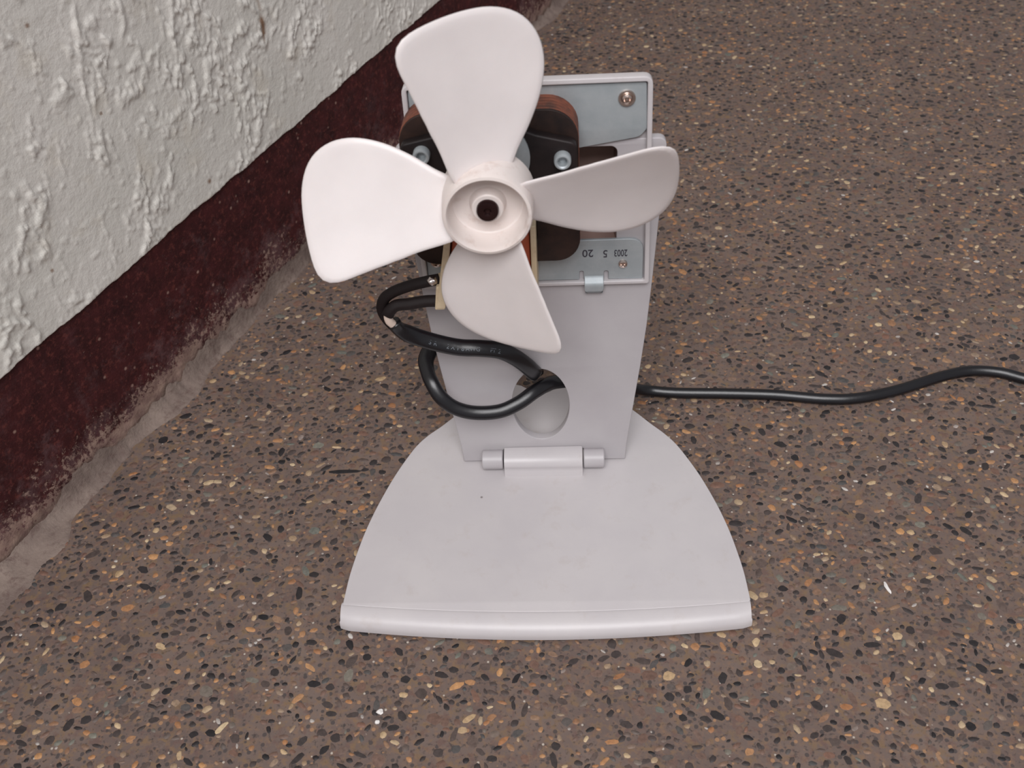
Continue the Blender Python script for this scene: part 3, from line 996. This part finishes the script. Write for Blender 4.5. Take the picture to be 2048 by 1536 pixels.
# lead wires, soldered to the bobbin foot
def rows(L, a, b_):
    return [tuple(P3(x, h, d)) + (a, b_) for x, h, d in L]
wa = [(-27.6, 86.9, 13.5), (-31.5, 86.5, 14.0), (-36.3, 85.4, 14.2), (-41.4, 83.5, 14.4), (-44.4, 81.2, 14.6), (-45.5, 77.6, 14.6), (-44.6, 73.6, 14.2), (-42.6, 69.8, 13.4), (-40.2, 67.2, 12.6)]
ra = rows(wa, .0017, .0017)
me, _, _ = sweep('lead_wire', ra, M_SLEEVE)
wire1 = add('lead_wire', me, fan)
wb = [(-28.6, 79.5, 13.8), (-32.5, 79.7, 14.2), (-37.0, 79.5, 15.0), (-40.8, 79.6, 15.8), (-42.8, 78.3, 16.4), (-43.6, 76.9, 16.6)]
me, _, _ = sweep('lead_wire', rows(wb, .0018, .0018), M_SLEEVE)
wire2 = add('lead_wire', me, fan)
me, _, _ = sweep('bare_insulation', rows([(-43.3, 77.3, 16.4), (-43.7, 76.0, 16.4), (-43.6, 74.4, 16.2), (-43.0, 72.8, 15.6)], .0013, .0013), M_WIREW)
add('bare_insulation', me, wire2, None, 'short pale stretch of wire insulation')
def blob(name, c, r, mat, parent):
    b = bmesh.new()
    bmesh.ops.create_icosphere(b, subdivisions=3, radius=1)
    for v in b.verts:
        k = 1 + .12 * math.sin(5 * v.co.x + 3 * v.co.z) * math.cos(4 * v.co.y)
        v.co = Vector((v.co.x * r[0] * k, v.co.y * r[1] * k, v.co.z * r[2] * k))
    for f in b.faces: f.smooth = True
    me = bpy.data.meshes.new(name); b.to_mesh(me); b.free(); me.materials.append(mat)
    return add(name, me, parent, Matrix.Translation(tuple(c)))
blob('solder_blob', P3(-29.4, 87.4, 15.0), (.0017, .0014, .0013), M_SOLDER, wire1)
blob('solder_blob', P3(-28.7, 80.2, 15.2), (.0007, .0008, .0008), M_SOLDER, wire2)

# power cord: sheath, through the oval hole, round the back, over the left edge, in again and away along the floor
up = [(-42.8, 72.4, 14.6), (-41.8, 69.6, 13.6), (-39.6, 66.8, 12.4), (-36.2, 64.0, 11.2), (-30.3, 61.0, 10.4), (-24.2, 58.9, 9.9), (-18.0, 58.0, 9.4), (-12.0, 56.0, 8.2), (-7.6, 52.0, 6.6), (-4.2, 47.0, 4.6), (-2.2, 42.0, 1.8),
      (-1.6, 38.2, -2.5), (-2.6, 38.6, -6.2), (-7.5, 43.5, -7.2), (-17, 48.0, -7.4), (-27, 49.0, -7.6), (-34.2, 48.2, -6.2), (-37.4, 45.6, -2.2)]
lo_ = [(-36.9, 43.2, 2.0), (-35.2, 41.0, 5.6), (-32.6, 37.2, 8.0), (-28.2, 33.1, 8.8), (-21.8, 30.6, 8.6), (-13.6, 30.2, 7.6), (-7.0, 32.0, 5.4), (-2.0, 34.0, 2.4), (2.6, 33.6, -2.0), (6.6, 31.6, -5.6), (11, 29.4, -8.4), (16, 25.4, -12)]
ctrl = []
for i, p in enumerate(up):
    a, b_ = (.0022, .0019) if i < 2 else (.0027, .0019)
    ctrl += rows([p], a, b_)
for p in lo_:
    ctrl += rows([p], .0024, .0020)
flo = [(23, 26.5, 16), (31, 34.0, 8.2), (38.5, 37.6, 3.2), (49.5, 37.0, 2.1), (68.3, 36.2, 1.95), (86.8, 34.9, 1.95), (104.9, 32.3, 1.95), (117.8, 32.5, 1.95), (133.4, 36.5, 1.95), (149.7, 42.7, 1.95), (161.6, 45.6, 1.95),
       (172.4, 44.4, 1.95), (182.0, 40.2, 1.95), (200, 33, 1.95), (235, 27, 1.95), (290, 34, 1.95), (360, 50, 1.95), (460, 60, 1.95)]
for i, (x, y, z) in enumerate(flo):
    ctrl.append((x * mm, y * mm, z * mm, .00205, .0019))
me, CP, CT = sweep('power_cord', ctrl, M_CORD, 8, 16)
cord = add('power_cord', me, fan, None, 'black flat power cord looped through the oval hole')
# pale print along the upper stretch of the sheath
s_acc = np.concatenate([[0], np.cumsum(np.linalg.norm(np.diff(CP, axis=0), axis=1))])
i0 = int(np.argmin(np.linalg.norm(CP - P3(-33.5, 62.6, 10.8), axis=1)))
fdir = Vector(FACE).normalized()
pos = s_acc[i0]
PRINTS = []
for ch in 'SR  2X18AWG  FT2':
    adv = .00155 if ch != ' ' else .0012
    i = int(np.searchsorted(s_acc, pos))
    pos += adv
    if ch == ' ':
        continue
    T = Vector(CT[i]).normalized()
    n = (fdir - T * fdir.dot(T)).normalized()
    b_ = n.cross(T)
    n2 = (n * .93 - b_ * .36).normalized()
    c = Vector(CP[i]) + n * .00187 - b_ * .0004
    y_ = n.cross(T)
    PRINTS.append((text_mesh(ch, .0019, M_PRINT, .00001), Matrix(((T.x, y_.x, n.x, c.x), (T.y, y_.y, n.y, c.y), (T.z, y_.z, n.z, c.z), (0, 0, 0, 1)))))
add('cord_print', join_meshes('cord_print', PRINTS, M_PRINT), cord, None, 'faint pale lettering on the cord')

# ------------------------------------------------------------------ litter on the floor
def crumb(name, x, y, sx, sy, sz, rot, label, group=None, seed=0):
    r_ = np.random.RandomState(seed)
    b = bmesh.new()
    bmesh.ops.create_icosphere(b, subdivisions=2, radius=1)
    for v in b.verts:
        k = 1 + r_.uniform(-.22, .22)
        v.co = Vector((v.co.x * sx * k, v.co.y * sy * k, max(v.co.z, -.6) * sz * k))
    zmin = min(v.co.z for v in b.verts)
    me = bpy.data.meshes.new(name); b.to_mesh(me); b.free(); me.materials.append(M_CHIP)
    o = add(name, me, None, Matrix.Translation((x, y, -zmin)) @ Matrix.Rotation(rot, 4, 'Z'), label)
    o['category'] = name.split('_')[-1]
    return o
M_CHIP = plastic('white_lime', lin(224, 220, 216), lin(236, 232, 228), .7)
crumb('plaster_crumb', -.0488, -.0920, .0011, .0009, .0006, .4, 'larger of two white plaster crumbs on the floor before the fan base', seed=1)
crumb('plaster_crumb', -.0492, -.0952, .0008, .0007, .0005, 0, 'smaller of two white plaster crumbs on the floor before the fan base', seed=2)
crumb('paint_flake', .1093, -.0500, .0006, .0023, .0004, .22, 'thin white paint flake lying on the floor beside the fan base', seed=3)
